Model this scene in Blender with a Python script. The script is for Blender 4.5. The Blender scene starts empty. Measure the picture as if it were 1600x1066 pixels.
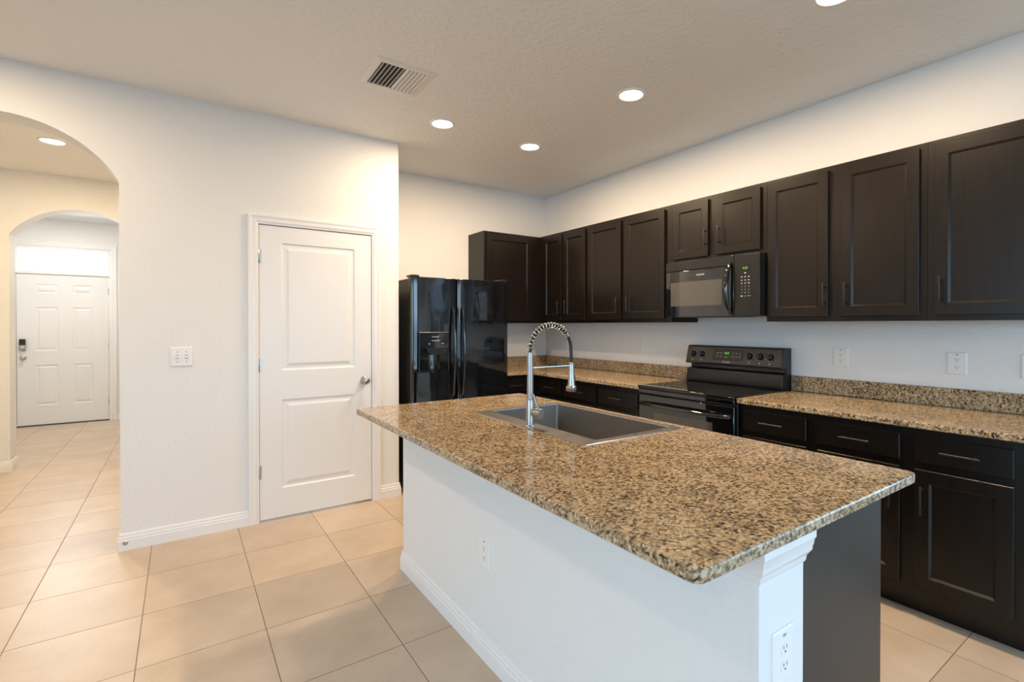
import bpy, bmesh, math
from mathutils import Vector, Matrix
PI = math.pi
SC = bpy.context.scene
C = SC.collection

# ------------------------------------------------------------------ camera, world, light, exposure
cam_d = bpy.data.cameras.new('camera')
cam = bpy.data.objects.new('camera', cam_d)
C.objects.link(cam)
F_PX = 781.5
cam_d.sensor_width = 36.0
cam_d.lens = F_PX / 1600 * 36.0
cam_d.shift_x = -(837.3 - 800) / 1600
cam_d.shift_y = -(533 - 513.66) / 1600
cam_d.clip_start = 0.02
cam.location = (0, 0, 1.3541)
cam.rotation_euler = (PI / 2 - 0.0063, 0, -0.6172)
SC.camera = cam

SC.view_settings.view_transform = 'Standard'
SC.view_settings.look = 'None'
SC.view_settings.gamma = 1.0
SC.view_settings.use_curve_mapping = False
SC.view_settings.exposure = -0.02

world = bpy.data.worlds.new('sky')
SC.world = world
world.use_nodes = True
bg = world.node_tree.nodes['Background']
bg.inputs['Strength'].default_value = 2.2
_tc = world.node_tree.nodes.new('ShaderNodeTexCoord'); _sp = world.node_tree.nodes.new('ShaderNodeSeparateXYZ')
_cr = world.node_tree.nodes.new('ShaderNodeValToRGB')             # bright hazy sky over dull ground
_cr.color_ramp.elements[0].position = 0.49; _cr.color_ramp.elements[0].color = (0.10, 0.095, 0.075, 1)
_cr.color_ramp.elements[1].position = 0.51; _cr.color_ramp.elements[1].color = (0.80, 0.90, 1.0, 1)
_mr = world.node_tree.nodes.new('ShaderNodeMapRange'); _mr.inputs['From Min'].default_value = -1.0
world.node_tree.links.new(_tc.outputs['Generated'], _sp.inputs['Vector'])
world.node_tree.links.new(_sp.outputs['Z'], _mr.inputs['Value'])
world.node_tree.links.new(_mr.outputs['Result'], _cr.inputs['Fac'])
world.node_tree.links.new(_cr.outputs['Color'], bg.inputs['Color'])

def area(name, loc, rot, sx, sy, power, col, spread=PI):
    l = bpy.data.lights.new(name, 'AREA')
    l.shape = 'RECTANGLE'; l.size = sx; l.size_y = sy
    l.energy = power; l.color = col; l.spread = spread
    o = bpy.data.objects.new(name, l); C.objects.link(o)
    o.location = loc; o.rotation_euler = rot
    return o
DAY = (0.38, 0.69, 1.0)
# daylight by the transom and unseen rear, right and family openings added for it
area('daylight_rear', (1.3, -3.30, 1.35), (PI / 2 - 0.55, 0, 0), 3.5, 2.2, 56, DAY, 2.3)
area('daylight_side', (3.66, -1.0, 1.2), (PI / 2 - 0.4, 0, PI / 2), 1.75, 2.0, 38, DAY, 2.5)
area('daylight_family', (-4.46, -0.3, 1.4), (PI / 2 - 0.55, 0, -PI / 2), 3.2, 2.0, 102, (0.44, 0.73, 1.0), 2.3)
area('daylight_transom', (-1.305, 9.62, 2.25), (PI / 2, 0, PI), 0.9, 0.3, 32, (0.92, 0.97, 1.0))

SC.cycles.use_denoising = True
SC.cycles.caustics_reflective = False
SC.cycles.caustics_refractive = False
SC.cycles.max_bounces = 10
SC.cycles.diffuse_bounces = 6
SC.cycles.glossy_bounces = 5
SC.cycles.sample_clamp_indirect = 6.0

# ------------------------------------------------------------------ materials
def new_mat(name):
    m = bpy.data.materials.new(name); m.use_nodes = True
    nt = m.node_tree
    return m, nt, nt.nodes['Principled BSDF']
def N(nt, t, **kw):
    n = nt.nodes.new(t)
    for k, v in kw.items(): setattr(n, k, v)
    return n
def L(nt, a, b): nt.links.new(a, b)
def plain(name, col, rough=0.5, metal=0.0, spec=0.5, coat=0.0, noise=None):
    m, nt, p = new_mat(name)
    p.inputs['Base Color'].default_value = (*col, 1)
    p.inputs['Roughness'].default_value = rough
    p.inputs['Metallic'].default_value = metal
    p.inputs['Specular IOR Level'].default_value = spec
    p.inputs['Coat Weight'].default_value = coat
    p.inputs['Coat Roughness'].default_value = 0.05
    if noise:                                                     # subtle variation of the roughness
        tc = N(nt, 'ShaderNodeTexCoord'); nz = N(nt, 'ShaderNodeTexNoise')
        nz.inputs['Scale'].default_value = noise[0]
        mr = N(nt, 'ShaderNodeMapRange')
        mr.inputs['To Min'].default_value = max(0.0, rough - noise[1]); mr.inputs['To Max'].default_value = rough + noise[1]
        L(nt, tc.outputs['Object'], nz.inputs['Vector']); L(nt, nz.outputs['Fac'], mr.inputs['Value'])
        L(nt, mr.outputs['Result'], p.inputs['Roughness'])
    return m
def bumpy(name, col, rough, scale, strength, dist=0.002, detail=3.0):
    m, nt, p = new_mat(name)
    p.inputs['Base Color'].default_value = (*col, 1)
    p.inputs['Roughness'].default_value = rough
    tc = N(nt, 'ShaderNodeTexCoord'); nz = N(nt, 'ShaderNodeTexNoise')
    nz.inputs['Scale'].default_value = scale; nz.inputs['Detail'].default_value = detail
    b = N(nt, 'ShaderNodeBump'); b.inputs['Strength'].default_value = strength; b.inputs['Distance'].default_value = dist
    L(nt, tc.outputs['Object'], nz.inputs['Vector']); L(nt, nz.outputs['Fac'], b.inputs['Height'])
    L(nt, b.outputs['Normal'], p.inputs['Normal'])
    return m
def emit(name, col, s):
    m, nt, p = new_mat(name)
    p.inputs['Base Color'].default_value = (0, 0, 0, 1)
    p.inputs['Emission Color'].default_value = (*col, 1)
    p.inputs['Emission Strength'].default_value = s
    return m

M = {}
M['wall'] = bumpy('wall_paint', (0.785, 0.79, 0.79), 0.6, 62, 0.6, 0.004)
M['ceiling'] = bumpy('ceiling_texture', (0.83, 0.83, 0.825), 0.7, 34, 0.8, 0.009, 4)
M['trim'] = plain('white_trim_paint', (0.80, 0.81, 0.825), 0.32)
M['door_white'] = plain('white_door_paint', (0.79, 0.80, 0.815), 0.35)
M['plate'] = plain('white_plastic', (0.82, 0.82, 0.82), 0.3)
M['slot'] = plain('dark_slot', (0.06, 0.06, 0.06), 0.5)
M['greymark'] = plain('grey_mark', (0.30, 0.32, 0.34), 0.5)
M['nickel'] = plain('satin_nickel', (0.52, 0.49, 0.45), 0.3, 1.0)
M['steel'] = plain('brushed_steel', (0.43, 0.41, 0.39), 0.30, 1.0, noise=(30, 0.06))
M['steel_basin'] = plain('sink_basin_steel', (0.33, 0.31, 0.29), 0.40, 1.0, noise=(30, 0.05))
M['chrome'] = plain('polished_steel', (0.62, 0.60, 0.58), 0.16, 1.0)
M['rubber'] = plain('black_rubber', (0.012, 0.012, 0.012), 0.45)
M['black_gloss'] = plain('black_gloss_enamel', (0.005, 0.005, 0.006), 0.05, spec=1.0, noise=(3, 0.015))
def wavy(m, scale, dist):
    nt = m.node_tree; p = nt.nodes['Principled BSDF']
    tc = N(nt, 'ShaderNodeTexCoord'); mp = N(nt, 'ShaderNodeMapping'); mp.inputs['Scale'].default_value = (1, 1, 0.45)
    nz = N(nt, 'ShaderNodeTexNoise'); nz.inputs['Scale'].default_value = scale; nz.inputs['Detail'].default_value = 1
    b = N(nt, 'ShaderNodeBump'); b.inputs['Strength'].default_value = 1.0; b.inputs['Distance'].default_value = dist
    L(nt, tc.outputs['Object'], mp.inputs['Vector']); L(nt, mp.outputs['Vector'], nz.inputs['Vector'])
    L(nt, nz.outputs['Fac'], b.inputs['Height']); L(nt, b.outputs['Normal'], p.inputs['Normal'])
wavy(M['black_gloss'], 7, 0.0022)
M['black_side'] = plain('black_textured_side', (0.012, 0.012, 0.012), 0.38)
M['black_glass'] = plain('black_glass', (0.004, 0.004, 0.004), 0.03)
M['window_glass_dark'] = plain('smoked_glass', (0.085, 0.080, 0.070), 0.08)  # smoked tint, its base raised to stand in for light the glass reflects
M['black_plastic'] = plain('black_plastic', (0.010, 0.010, 0.010), 0.28)
M['knob_black'] = plain('black_knob', (0.014, 0.015, 0.017), 0.25)
M['print'] = plain('white_print', (0.62, 0.62, 0.60), 0.5)
M['print_dim'] = plain('grey_print', (0.30, 0.30, 0.29), 0.5)
M['burner_mark'] = plain('burner_mark', (0.035, 0.035, 0.035), 0.2)
M['led_green'] = emit('green_digits', (0.25, 0.9, 0.05), 0.9)
M['led_dim'] = plain('display_glass', (0.010, 0.016, 0.008), 0.1)
M['handle'] = plain('dark_bronze_handle', (0.014, 0.013, 0.012), 0.45, 0.1)
M['lens'] = emit('lamp_lens', (1.0, 0.90, 0.74), 14.0)
M['duct'] = plain('duct_dark', (0.035, 0.035, 0.037), 0.6)
M['vent'] = plain('vent_enamel', (0.78, 0.755, 0.72), 0.45)
M['frame_white'] = plain('vinyl_frame', (0.82, 0.82, 0.82), 0.35)

def glass_mat():
    """thin clear pane: passes light straight through, with a faint surface reflection"""
    m, nt, p = new_mat('clear_glass')
    tr = N(nt, 'ShaderNodeBsdfTransparent'); gl = N(nt, 'ShaderNodeBsdfGlossy'); fz = N(nt, 'ShaderNodeFresnel')
    tr.inputs['Color'].default_value = (0.97, 0.98, 0.98, 1); gl.inputs['Roughness'].default_value = 0.0
    fz.inputs['IOR'].default_value = 1.3
    mx = N(nt, 'ShaderNodeMixShader')
    L(nt, fz.outputs['Fac'], mx.inputs['Fac']); L(nt, tr.outputs['BSDF'], mx.inputs[1]); L(nt, gl.outputs['BSDF'], mx.inputs[2])
    L(nt, mx.outputs['Shader'], nt.nodes['Material Output'].inputs['Surface'])
    return m
M['glass'] = glass_mat()

def wood_mat(name, c1, c2, rough):
    m, nt, p = new_mat(name)
    tc = N(nt, 'ShaderNodeTexCoord'); mp = N(nt, 'ShaderNodeMapping')
    mp.inputs['Scale'].default_value = (26, 26, 1.6)
    nz = N(nt, 'ShaderNodeTexNoise'); nz.inputs['Scale'].default_value = 3.0; nz.inputs['Detail'].default_value = 5
    cr = N(nt, 'ShaderNodeValToRGB')
    cr.color_ramp.elements[0].position = 0.3; cr.color_ramp.elements[0].color = (*c1, 1)
    cr.color_ramp.elements[1].position = 0.7; cr.color_ramp.elements[1].color = (*c2, 1)
    L(nt, tc.outputs['Object'], mp.inputs['Vector']); L(nt, mp.outputs['Vector'], nz.inputs['Vector'])
    L(nt, nz.outputs['Fac'], cr.inputs['Fac']); L(nt, cr.outputs['Color'], p.inputs['Base Color'])
    p.inputs['Roughness'].default_value = rough
    p.inputs['Specular IOR Level'].default_value = 0.36
    b = N(nt, 'ShaderNodeBump'); b.inputs['Strength'].default_value = 0.06; b.inputs['Distance'].default_value = 0.001
    L(nt, nz.outputs['Fac'], b.inputs['Height']); L(nt, b.outputs['Normal'], p.inputs['Normal'])
    return m
M['wood'] = wood_mat('espresso_wood', (0.0055, 0.0036, 0.0026), (0.0105, 0.0069, 0.0048), 0.31)

TX, TY, TP = -0.6084, 3.4206, 0.4572
def tile_mat():
    m, nt, p = new_mat('beige_floor_tile')
    tc = N(nt, 'ShaderNodeTexCoord'); sp = N(nt, 'ShaderNodeSeparateXYZ')
    L(nt, tc.outputs['Object'], sp.inputs['Vector'])
    def mth(op, a, b=None, clamp=False):
        n = N(nt, 'ShaderNodeMath', operation=op); n.use_clamp = clamp
        for i, v in enumerate((a, b)):
            if v is None: continue
            if isinstance(v, (int, float)): n.inputs[i].default_value = v
            else: L(nt, v, n.inputs[i])
        return n.outputs[0]
    edges, ids = [], []
    for ax, o in (('X', TX), ('Y', TY)):
        t = mth('DIVIDE', mth('SUBTRACT', sp.outputs[ax], o - 100 * TP), TP)
        fr = mth('FRACT', t); ids.append(mth('FLOOR', t))
        edges.append(mth('ABSOLUTE', mth('SUBTRACT', fr, 0.5)))
    e = mth('MAXIMUM', edges[0], edges[1])                       # 0.5 on the joint
    mr = N(nt, 'ShaderNodeMapRange'); mr.clamp = True
    mr.inputs['From Min'].default_value = 0.5 - 0.0022 / TP; mr.inputs['From Max'].default_value = 0.5 - 0.0012 / TP
    L(nt, e, mr.inputs['Value'])
    grout = mr.outputs['Result']
    cid = N(nt, 'ShaderNodeCombineXYZ'); L(nt, ids[0], cid.inputs['X']); L(nt, ids[1], cid.inputs['Y'])
    wn = N(nt, 'ShaderNodeTexWhiteNoise'); wn.noise_dimensions = '3D'; L(nt, cid.outputs['Vector'], wn.inputs['Vector'])
    off = N(nt, 'ShaderNodeVectorMath', operation='MULTIPLY_ADD')
    L(nt, wn.outputs['Color'], off.inputs[0]); off.inputs[1].default_value = (9, 9, 9); L(nt, tc.outputs['Object'], off.inputs[2])
    nz = N(nt, 'ShaderNodeTexNoise'); nz.inputs['Scale'].default_value = 3.5; nz.inputs['Detail'].default_value = 6; nz.inputs['Roughness'].default_value = 0.6
    L(nt, off.outputs['Vector'], nz.inputs['Vector'])
    n2 = N(nt, 'ShaderNodeTexNoise'); n2.inputs['Scale'].default_value = 130; n2.inputs['Detail'].default_value = 2
    L(nt, tc.outputs['Object'], n2.inputs['Vector'])
    f = mth('ADD', mth('MULTIPLY', nz.outputs['Fac'], 0.75), mth('MULTIPLY', n2.outputs['Fac'], 0.25))
    cr = N(nt, 'ShaderNodeValToRGB')
    cr.color_ramp.elements[0].position = 0.32; cr.color_ramp.elements[0].color = (0.47, 0.368, 0.272, 1)
    cr.color_ramp.elements[1].position = 0.68; cr.color_ramp.elements[1].color = (0.60, 0.488, 0.38, 1)
    L(nt, f, cr.inputs['Fac'])
    hs = N(nt, 'ShaderNodeHueSaturation'); L(nt, cr.outputs['Color'], hs.inputs['Color'])
    v = N(nt, 'ShaderNodeMapRange'); v.inputs['To Min'].default_value = 0.95; v.inputs['To Max'].default_value = 1.05
    L(nt, wn.outputs['Value'], v.inputs['Value']); L(nt, v.outputs['Result'], hs.inputs['Value'])
    mx = N(nt, 'ShaderNodeMix', data_type='RGBA')
    L(nt, grout, mx.inputs['Factor']); L(nt, hs.outputs['Color'], mx.inputs[6])
    mx.inputs[7].default_value = (0.185, 0.135, 0.095, 1)
    L(nt, mx.outputs[2], p.inputs['Base Color'])
    r = N(nt, 'ShaderNodeMapRange'); r.inputs['To Min'].default_value = 0.36; r.inputs['To Max'].default_value = 0.75
    L(nt, grout, r.inputs['Value']); L(nt, r.outputs['Result'], p.inputs['Roughness'])
    inv = mth('SUBTRACT', 1.0, grout)
    hb = mth('ADD', inv, mth('MULTIPLY', n2.outputs['Fac'], 0.06))
    b = N(nt, 'ShaderNodeBump'); b.inputs['Strength'].default_value = 0.5; b.inputs['Distance'].default_value = 0.0015
    L(nt, hb, b.inputs['Height']); L(nt, b.outputs['Normal'], p.inputs['Normal'])
    return m
M['tile'] = tile_mat()

def granite_mat():
    m, nt, p = new_mat('tan_granite')
    tc = N(nt, 'ShaderNodeTexCoord')
    def noise(scale, detail, rough=0.5, dist=0.0):
        n = N(nt, 'ShaderNodeTexNoise'); n.inputs['Scale'].default_value = scale; n.inputs['Detail'].default_value = detail
        n.inputs['Roughness'].default_value = rough; n.inputs['Distortion'].default_value = dist
        L(nt, tc.outputs['Object'], n.inputs['Vector']); return n
    warp = noise(70, 3)
    va = N(nt, 'ShaderNodeVectorMath', operation='MULTIPLY_ADD')
    L(nt, warp.outputs['Color'], va.inputs[0]); va.inputs[1].default_value = (0.016, 0.016, 0.016); L(nt, tc.outputs['Object'], va.inputs[2])
    vo = N(nt, 'ShaderNodeTexVoronoi'); vo.inputs['Scale'].default_value = 146
    L(nt, va.outputs['Vector'], vo.inputs['Vector'])
    sep = N(nt, 'ShaderNodeSeparateColor'); L(nt, vo.outputs['Color'], sep.inputs['Color'])
    def madd(a, k, c):
        n = N(nt, 'ShaderNodeMath', operation='MULTIPLY_ADD'); n.inputs[1].default_value = k
        L(nt, a, n.inputs[0])
        if isinstance(c, float): n.inputs[2].default_value = c
        else: L(nt, c, n.inputs[2])
        return n.outputs[0]
    grain = noise(96, 4, 0.62); big = noise(9, 3)                 # grain clusters and the cloudy drift of the mix
    v = madd(sep.outputs['Red'], 0.52, madd(grain.outputs['Fac'], 1.30, madd(big.outputs['Fac'], 0.40, -0.63)))
    cr = N(nt, 'ShaderNodeValToRGB'); cr.color_ramp.interpolation = 'LINEAR'
    el = cr.color_ramp.elements
    stops = [(0.0, (0.020, 0.016, 0.013)), (0.16, (0.045, 0.034, 0.026)), (0.27, (0.14, 0.096, 0.060)), (0.38, (0.27, 0.185, 0.108)),
             (0.52, (0.42, 0.30, 0.165)), (0.66, (0.50, 0.385, 0.235)), (0.80, (0.57, 0.47, 0.33)), (0.93, (0.60, 0.53, 0.43)), (1.0, (0.52, 0.49, 0.44))]
    el[0].position, el[0].color = stops[0][0], (*stops[0][1], 1)
    el[1].position, el[1].color = stops[-1][0], (*stops[-1][1], 1)
    for p_, c in stops[1:-1]:
        e = el.new(p_); e.color = (*c, 1)
    L(nt, v, cr.inputs['Fac'])
    # fine dark mica flecks
    fl = noise(190, 3, 0.6)
    mr = N(nt, 'ShaderNodeMapRange'); mr.inputs['From Min'].default_value = 0.60; mr.inputs['From Max'].default_value = 0.68
    mr.inputs['To Max'].default_value = 0.8
    L(nt, fl.outputs['Fac'], mr.inputs['Value'])
    mx = N(nt, 'ShaderNodeMix', data_type='RGBA'); L(nt, mr.outputs['Result'], mx.inputs['Factor'])
    L(nt, cr.outputs['Color'], mx.inputs[6]); mx.inputs[7].default_value = (0.028, 0.022, 0.018, 1)
    # grey-black cloudy patches
    pt = noise(20, 4, 0.65, 0.4)
    m2 = N(nt, 'ShaderNodeMapRange'); m2.inputs['From Min'].default_value = 0.57; m2.inputs['From Max'].default_value = 0.70; m2.inputs['To Max'].default_value = 0.6
    L(nt, pt.outputs['Fac'], m2.inputs['Value'])
    mx2 = N(nt, 'ShaderNodeMix', data_type='RGBA'); L(nt, m2.outputs['Result'], mx2.inputs['Factor'])
    L(nt, mx.outputs[2], mx2.inputs[6]); mx2.inputs[7].default_value = (0.10, 0.088, 0.075, 1)
    L(nt, mx2.outputs[2], p.inputs['Base Color'])
    p.inputs['Roughness'].default_value = 0.13
    p.inputs['Specular IOR Level'].default_value = 0.5
    return m
M['granite'] = granite_mat()

# ------------------------------------------------------------------ mesh helpers
class Fr:
    """a frame: point(a,b,c) = o + a*u + b*v + c*n"""
    def __init__(s, o, u, v, n): s.o, s.u, s.v, s.n = Vector(o), Vector(u), Vector(v), Vector(n)
    def __call__(s, a, b, c=0.0): return s.o + a * s.u + b * s.v + c * s.n
def f_mx(x, y=0, z=0): return Fr((x, y, z), (0, -1, 0), (0, 0, 1), (-1, 0, 0))      # faces -X; a runs to -Y
def f_px(x, y=0, z=0): return Fr((x, y, z), (0, 1, 0), (0, 0, 1), (1, 0, 0))        # faces +X
def f_my(y, x=0, z=0): return Fr((x, y, z), (1, 0, 0), (0, 0, 1), (0, -1, 0))       # faces -Y; a runs to +X
def f_up(z=0, x=0, y=0): return Fr((x, y, z), (1, 0, 0), (0, 1, 0), (0, 0, 1))

def BM(): return bmesh.new()
def face(bm, vs):
    try: return bm.faces.new(vs)
    except ValueError: return None
def box(bm, x0, x1, y0, y1, z0, z1):
    v = [bm.verts.new((x, y, z)) for x in (x0, x1) for y in (y0, y1) for z in (z0, z1)]
    for q in ((0, 1, 3, 2), (4, 6, 7, 5), (0, 4, 5, 1), (2, 3, 7, 6), (0, 2, 6, 4), (1, 5, 7, 3)):
        face(bm, [v[i] for i in q])
    return bm
def fbox(bm, fr, a0, a1, b0, b1, c0, c1):
    v = [bm.verts.new(fr(a, b, c)) for a in (a0, a1) for b in (b0, b1) for c in (c0, c1)]
    for q in ((0, 1, 3, 2), (4, 6, 7, 5), (0, 4, 5, 1), (2, 3, 7, 6), (0, 2, 6, 4), (1, 5, 7, 3)):
        face(bm, [v[i] for i in q])
    return bm
def bridge(bm, A, B, closed=True):
    n = len(A)
    for i in range(n if closed else n - 1):
        j = (i + 1) % n
        face(bm, [A[i], A[j], B[j], B[i]])
def loop(bm, pts): return [bm.verts.new(p) for p in pts]
def rectloft(bm, fr, a0, a1, b0, b1, prof, cap0=True, cap1=True):
    """concentric rectangles: prof = [(inset, height)]"""
    prev = None
    for k, (i, h) in enumerate(prof):
        lp = loop(bm, [fr(a0 + i, b0 + i, h), fr(a1 - i, b0 + i, h), fr(a1 - i, b1 - i, h), fr(a0 + i, b1 - i, h)])
        if prev is None:
            if cap0: face(bm, lp[::-1])
        else: bridge(bm, prev, lp)
        prev = lp
    if cap1: face(bm, prev)
    return bm
def prism(bm, fr, pts, c0, c1):
    A = loop(bm, [fr(a, b, c0) for a, b in pts]); B = loop(bm, [fr(a, b, c1) for a, b in pts])
    face(bm, A[::-1]); face(bm, B); bridge(bm, A, B)
    return bm
def lathe(bm, fr, prof, seg=32, cap0=True, cap1=True):
    """prof = [(radius, height along n)]"""
    prev = None
    for r, h in prof:
        lp = loop(bm, [fr(r * math.cos(2 * PI * i / seg), r * math.sin(2 * PI * i / seg), h) for i in range(seg)])
        if prev is None:
            if cap0: face(bm, lp[::-1])
        else: bridge(bm, prev, lp)
        prev = lp
    if cap1: face(bm, prev)
    return bm
def tube(bm, path, r, seg=10, rs=None):
    path = [Vector(p) for p in path]
    n = len(path); prev = None; up = None
    for k, p in enumerate(path):
        d = (path[min(k + 1, n - 1)] - path[max(k - 1, 0)]).normalized()
        if up is None:
            up = d.orthogonal().normalized()
        up = (up - d * up.dot(d)).normalized()
        sd = d.cross(up)
        rr = rs[k] if rs else r
        lp = loop(bm, [p + rr * (math.cos(2 * PI * i / seg) * up + math.sin(2 * PI * i / seg) * sd) for i in range(seg)])
        if prev is None: face(bm, lp[::-1])
        else: bridge(bm, prev, lp)
        prev = lp
    face(bm, prev)
    return bm
def sweep(bm, fr, path, prof, side=1):
    """profile (offset across, height along n) along a polyline with mitred corners"""
    P = [Vector((a, b)) for a, b in path]; n = len(P); prev = None
    for k in range(n):
        d0 = (P[k] - P[k - 1]).normalized() if k > 0 else None
        d1 = (P[k + 1] - P[k]).normalized() if k < n - 1 else None
        nn = [Vector((-d.y, d.x)) * side for d in (d0, d1) if d is not None]
        if len(nn) == 2:
            m = (nn[0] + nn[1]); m = m / (m.dot(nn[0]))
        else: m = nn[0]
        lp = loop(bm, [fr(P[k].x + m.x * o, P[k].y + m.y * o, h) for o, h in prof])
        if prev is None: face(bm, lp[::-1])
        else: bridge(bm, prev, lp)
        prev = lp
    face(bm, prev)
    return bm
def grid_face(bm, fr, As, Bs, c, holes):
    """flat face split by As x Bs, leaving out the (i, j) cells in holes"""
    V = {(i, j): bm.verts.new(fr(a, b, c)) for i, a in enumerate(As) for j, b in enumerate(Bs)}
    for i in range(len(As) - 1):
        for j in range(len(Bs) - 1):
            if (i, j) not in holes:
                face(bm, [V[i, j], V[i + 1, j], V[i + 1, j + 1], V[i, j + 1]])
def rrect(x0, x1, y0, y1, r, seg=6, inset=0.0):
    x0 += inset; x1 -= inset; y0 += inset; y1 -= inset; r = max(r - inset, 0.0005)
    pts = []
    for cx, cy, a in ((x1 - r, y0 + r, -PI / 2), (x1 - r, y1 - r, 0), (x0 + r, y1 - r, PI / 2), (x0 + r, y0 + r, PI)):
        for i in range(seg + 1):
            t = a + PI / 2 * i / seg
            pts.append((cx + r * math.cos(t), cy + r * math.sin(t)))
    return pts

def origin_of(o):
    v = Vector((0, 0, 0))
    while o is not None:
        v += Vector(o.location); o = o.parent
    return v
def obj(name, bm, mat, parent=None, loc=None, bevel=0.0, smooth=35, segs=2):
    """link one mesh object; geometry is given in world coordinates (before any turn of its thing)"""
    bmesh.ops.recalc_face_normals(bm, faces=bm.faces[:])
    base = origin_of(parent) if parent else Vector((0, 0, 0))
    l = Vector(loc) - base if loc is not None else Vector((0, 0, 0))
    bmesh.ops.translate(bm, verts=bm.verts[:], vec=-(base + l))
    me = bpy.data.meshes.new(name); bm.to_mesh(me); bm.free()
    me.materials.append(M[mat] if isinstance(mat, str) else mat)
    if smooth:
        me.polygons.foreach_set('use_smooth', [True] * len(me.polygons))
        me.set_sharp_from_angle(angle=math.radians(smooth))
    o = bpy.data.objects.new(name, me); C.objects.link(o)
    o.location = l
    if parent: o.parent = parent
    if bevel:
        b = o.modifiers.new('bevel', 'BEVEL'); b.width = bevel; b.segments = segs; b.limit_method = 'ANGLE'; b.angle_limit = math.radians(40)
    return o
def tag(o, label=None, cat=None, group=None, kind=None):
    if label: o['label'] = label
    if cat: o['category'] = cat
    if group: o['group'] = group
    if kind: o['kind'] = kind
    return o
def thing(name, label, cat, loc, group=None):
    o = bpy.data.objects.new(name, None); C.objects.link(o)
    o.empty_display_size = 0.1; o.location = loc
    return tag(o, label, cat, group)
def struct(name, bm, mat, label, cat, **kw):
    return tag(obj(name, bm, mat, None, **kw), label, cat, kind='structure')
def dup(root, loc, rz, label, group=None):
    def cp(o, par):
        c = o.copy(); C.objects.link(c)
        if par is not None: c.parent = par
        for ch in list(o.children): cp(ch, c)
        return c
    r = cp(root, None)
    r.location = loc; r.rotation_euler = (0, 0, rz); r['label'] = label
    if group: r['group'] = group
    return r
def text_bm(s, size, fr, thick=0.0004, align='CENTER', sx=1.0, shear=0.0):
    cu = bpy.data.curves.new('t', 'FONT'); cu.body = s; cu.size = size; cu.align_x = align; cu.align_y = 'CENTER'
    cu.extrude = thick; cu.shear = shear
    o = bpy.data.objects.new('t', cu); C.objects.link(o)
    dg = bpy.context.evaluated_depsgraph_get()
    me = bpy.data.meshes.new_from_object(o.evaluated_get(dg))
    bm = BM(); bm.from_mesh(me)
    for v in bm.verts: v.co = fr(v.co.x * sx, v.co.y, v.co.z)
    bpy.data.objects.remove(o); bpy.data.curves.remove(cu); bpy.data.meshes.remove(me)
    return bm

# ------------------------------------------------------------------ the setting
H = 2.804
Y1, XC, YB, X2 = 3.887, 1.4163, 4.589, 3.396
YH, YF = 6.591, 9.352                                             # hall arch wall, foyer wall
XL, YR = -4.2, -3.1
struct('floor', box(BM(), -4.4, 3.6, -3.3, 9.9, -0.12, 0), 'tile', 'beige square floor tiles with thin dark grout lines', 'floor', smooth=0)
struct('ceiling', box(BM(), -4.4, 3.6, -3.3, 9.9, H, H + 0.12), 'ceiling', 'textured warm grey ceiling over the kitchen', 'ceiling', smooth=0)

def arch(x0, x1, zs, za, seg=28):
    """points from (x1, zs) over the crown to (x0, zs)"""
    w = (x1 - x0) / 2; s = za - zs; R = (w * w + s * s) / (2 * s); cx = (x0 + x1) / 2; cz = za - R
    t = math.asin(w / R)
    return [(cx + R * math.sin(t - 2 * t * i / seg), cz + R * math.cos(t - 2 * t * i / seg)) for i in range(seg + 1)]
DX0, DX1, DZ = 0.4365, 1.1988, 2.047                              # pantry door leaf
JG = 0.003
pts = [(XL, 0), (-1.287, 0)] + arch(-1.287, -0.30, 2.218, 2.515)[::-1] + [(-0.30, 0), (DX0 - JG, 0), (DX0 - JG, DZ + JG), (DX1 + JG, DZ + JG), (DX1 + JG, 0), (XC, 0), (XC, H), (XL, H)]
struct('wall_left', prism(BM(), f_my(Y1), pts, 0, -0.2), 'wall', 'off-white wall with the arched opening and the closet door', 'wall', smooth=20)
struct('wall_alcove', box(BM(), XC - 0.12, XC, Y1 + 0.2, YB, 0, H), 'wall', 'off-white return wall beside the black refrigerator', 'wall', smooth=0)
struct('wall_back', box(BM(), XC - 0.12, X2 + 0.12, YB, YB + 0.12, 0, H), 'wall', 'off-white wall behind the black refrigerator', 'wall', smooth=0)
# right wall with an assumed window beyond the cabinets (outside the frame)
pts = [(-YB, 0), (-YR, 0), (-YR, H), (-YB, H)]
def holed(bm, fr, outer, hole, c0, c1):
    a0, a1, b0, b1 = outer; h0, h1, k0, k1 = hole
    for cc in (c0, c1):
        grid_face(bm, fr, [a0, h0, h1, a1], [b0, k0, k1, b1], cc, {(1, 1)})
    A = loop(bm, [fr(a0, b0, c0), fr(a1, b0, c0), fr(a1, b1, c0), fr(a0, b1, c0)]); B = loop(bm, [fr(a0, b0, c1), fr(a1, b0, c1), fr(a1, b1, c1), fr(a0, b1, c1)])
    bridge(bm, A, B)
    A = loop(bm, [fr(h0, k0, c0), fr(h1, k0, c0), fr(h1, k1, c0), fr(h0, k1, c0)]); B = loop(bm, [fr(h0, k0, c1), fr(h1, k0, c1), fr(h1, k1, c1), fr(h0, k1, c1)])
    bridge(bm, A, B)
    bmesh.ops.remove_doubles(bm, verts=bm.verts[:], dist=1e-5)
    return bm
struct('wall_right', holed(BM(), f_mx(X2), (-YB, -YR, 0, H), (0.12, 1.88, 0.03, 2.12), 0, -0.12), 'wall', 'off-white wall behind the dark upper cabinets', 'wall', smooth=0)
struct('wall_rear', holed(BM(), Fr((0, YR, 0), (-1, 0, 0), (0, 0, 1), (0, 1, 0)), (-X2, -XL, 0, H), (-3.15, 0.55, 0.01, 2.3), 0, -0.12), 'wall', 'wall with assumed glass doors behind the viewer', 'wall', smooth=0)
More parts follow.
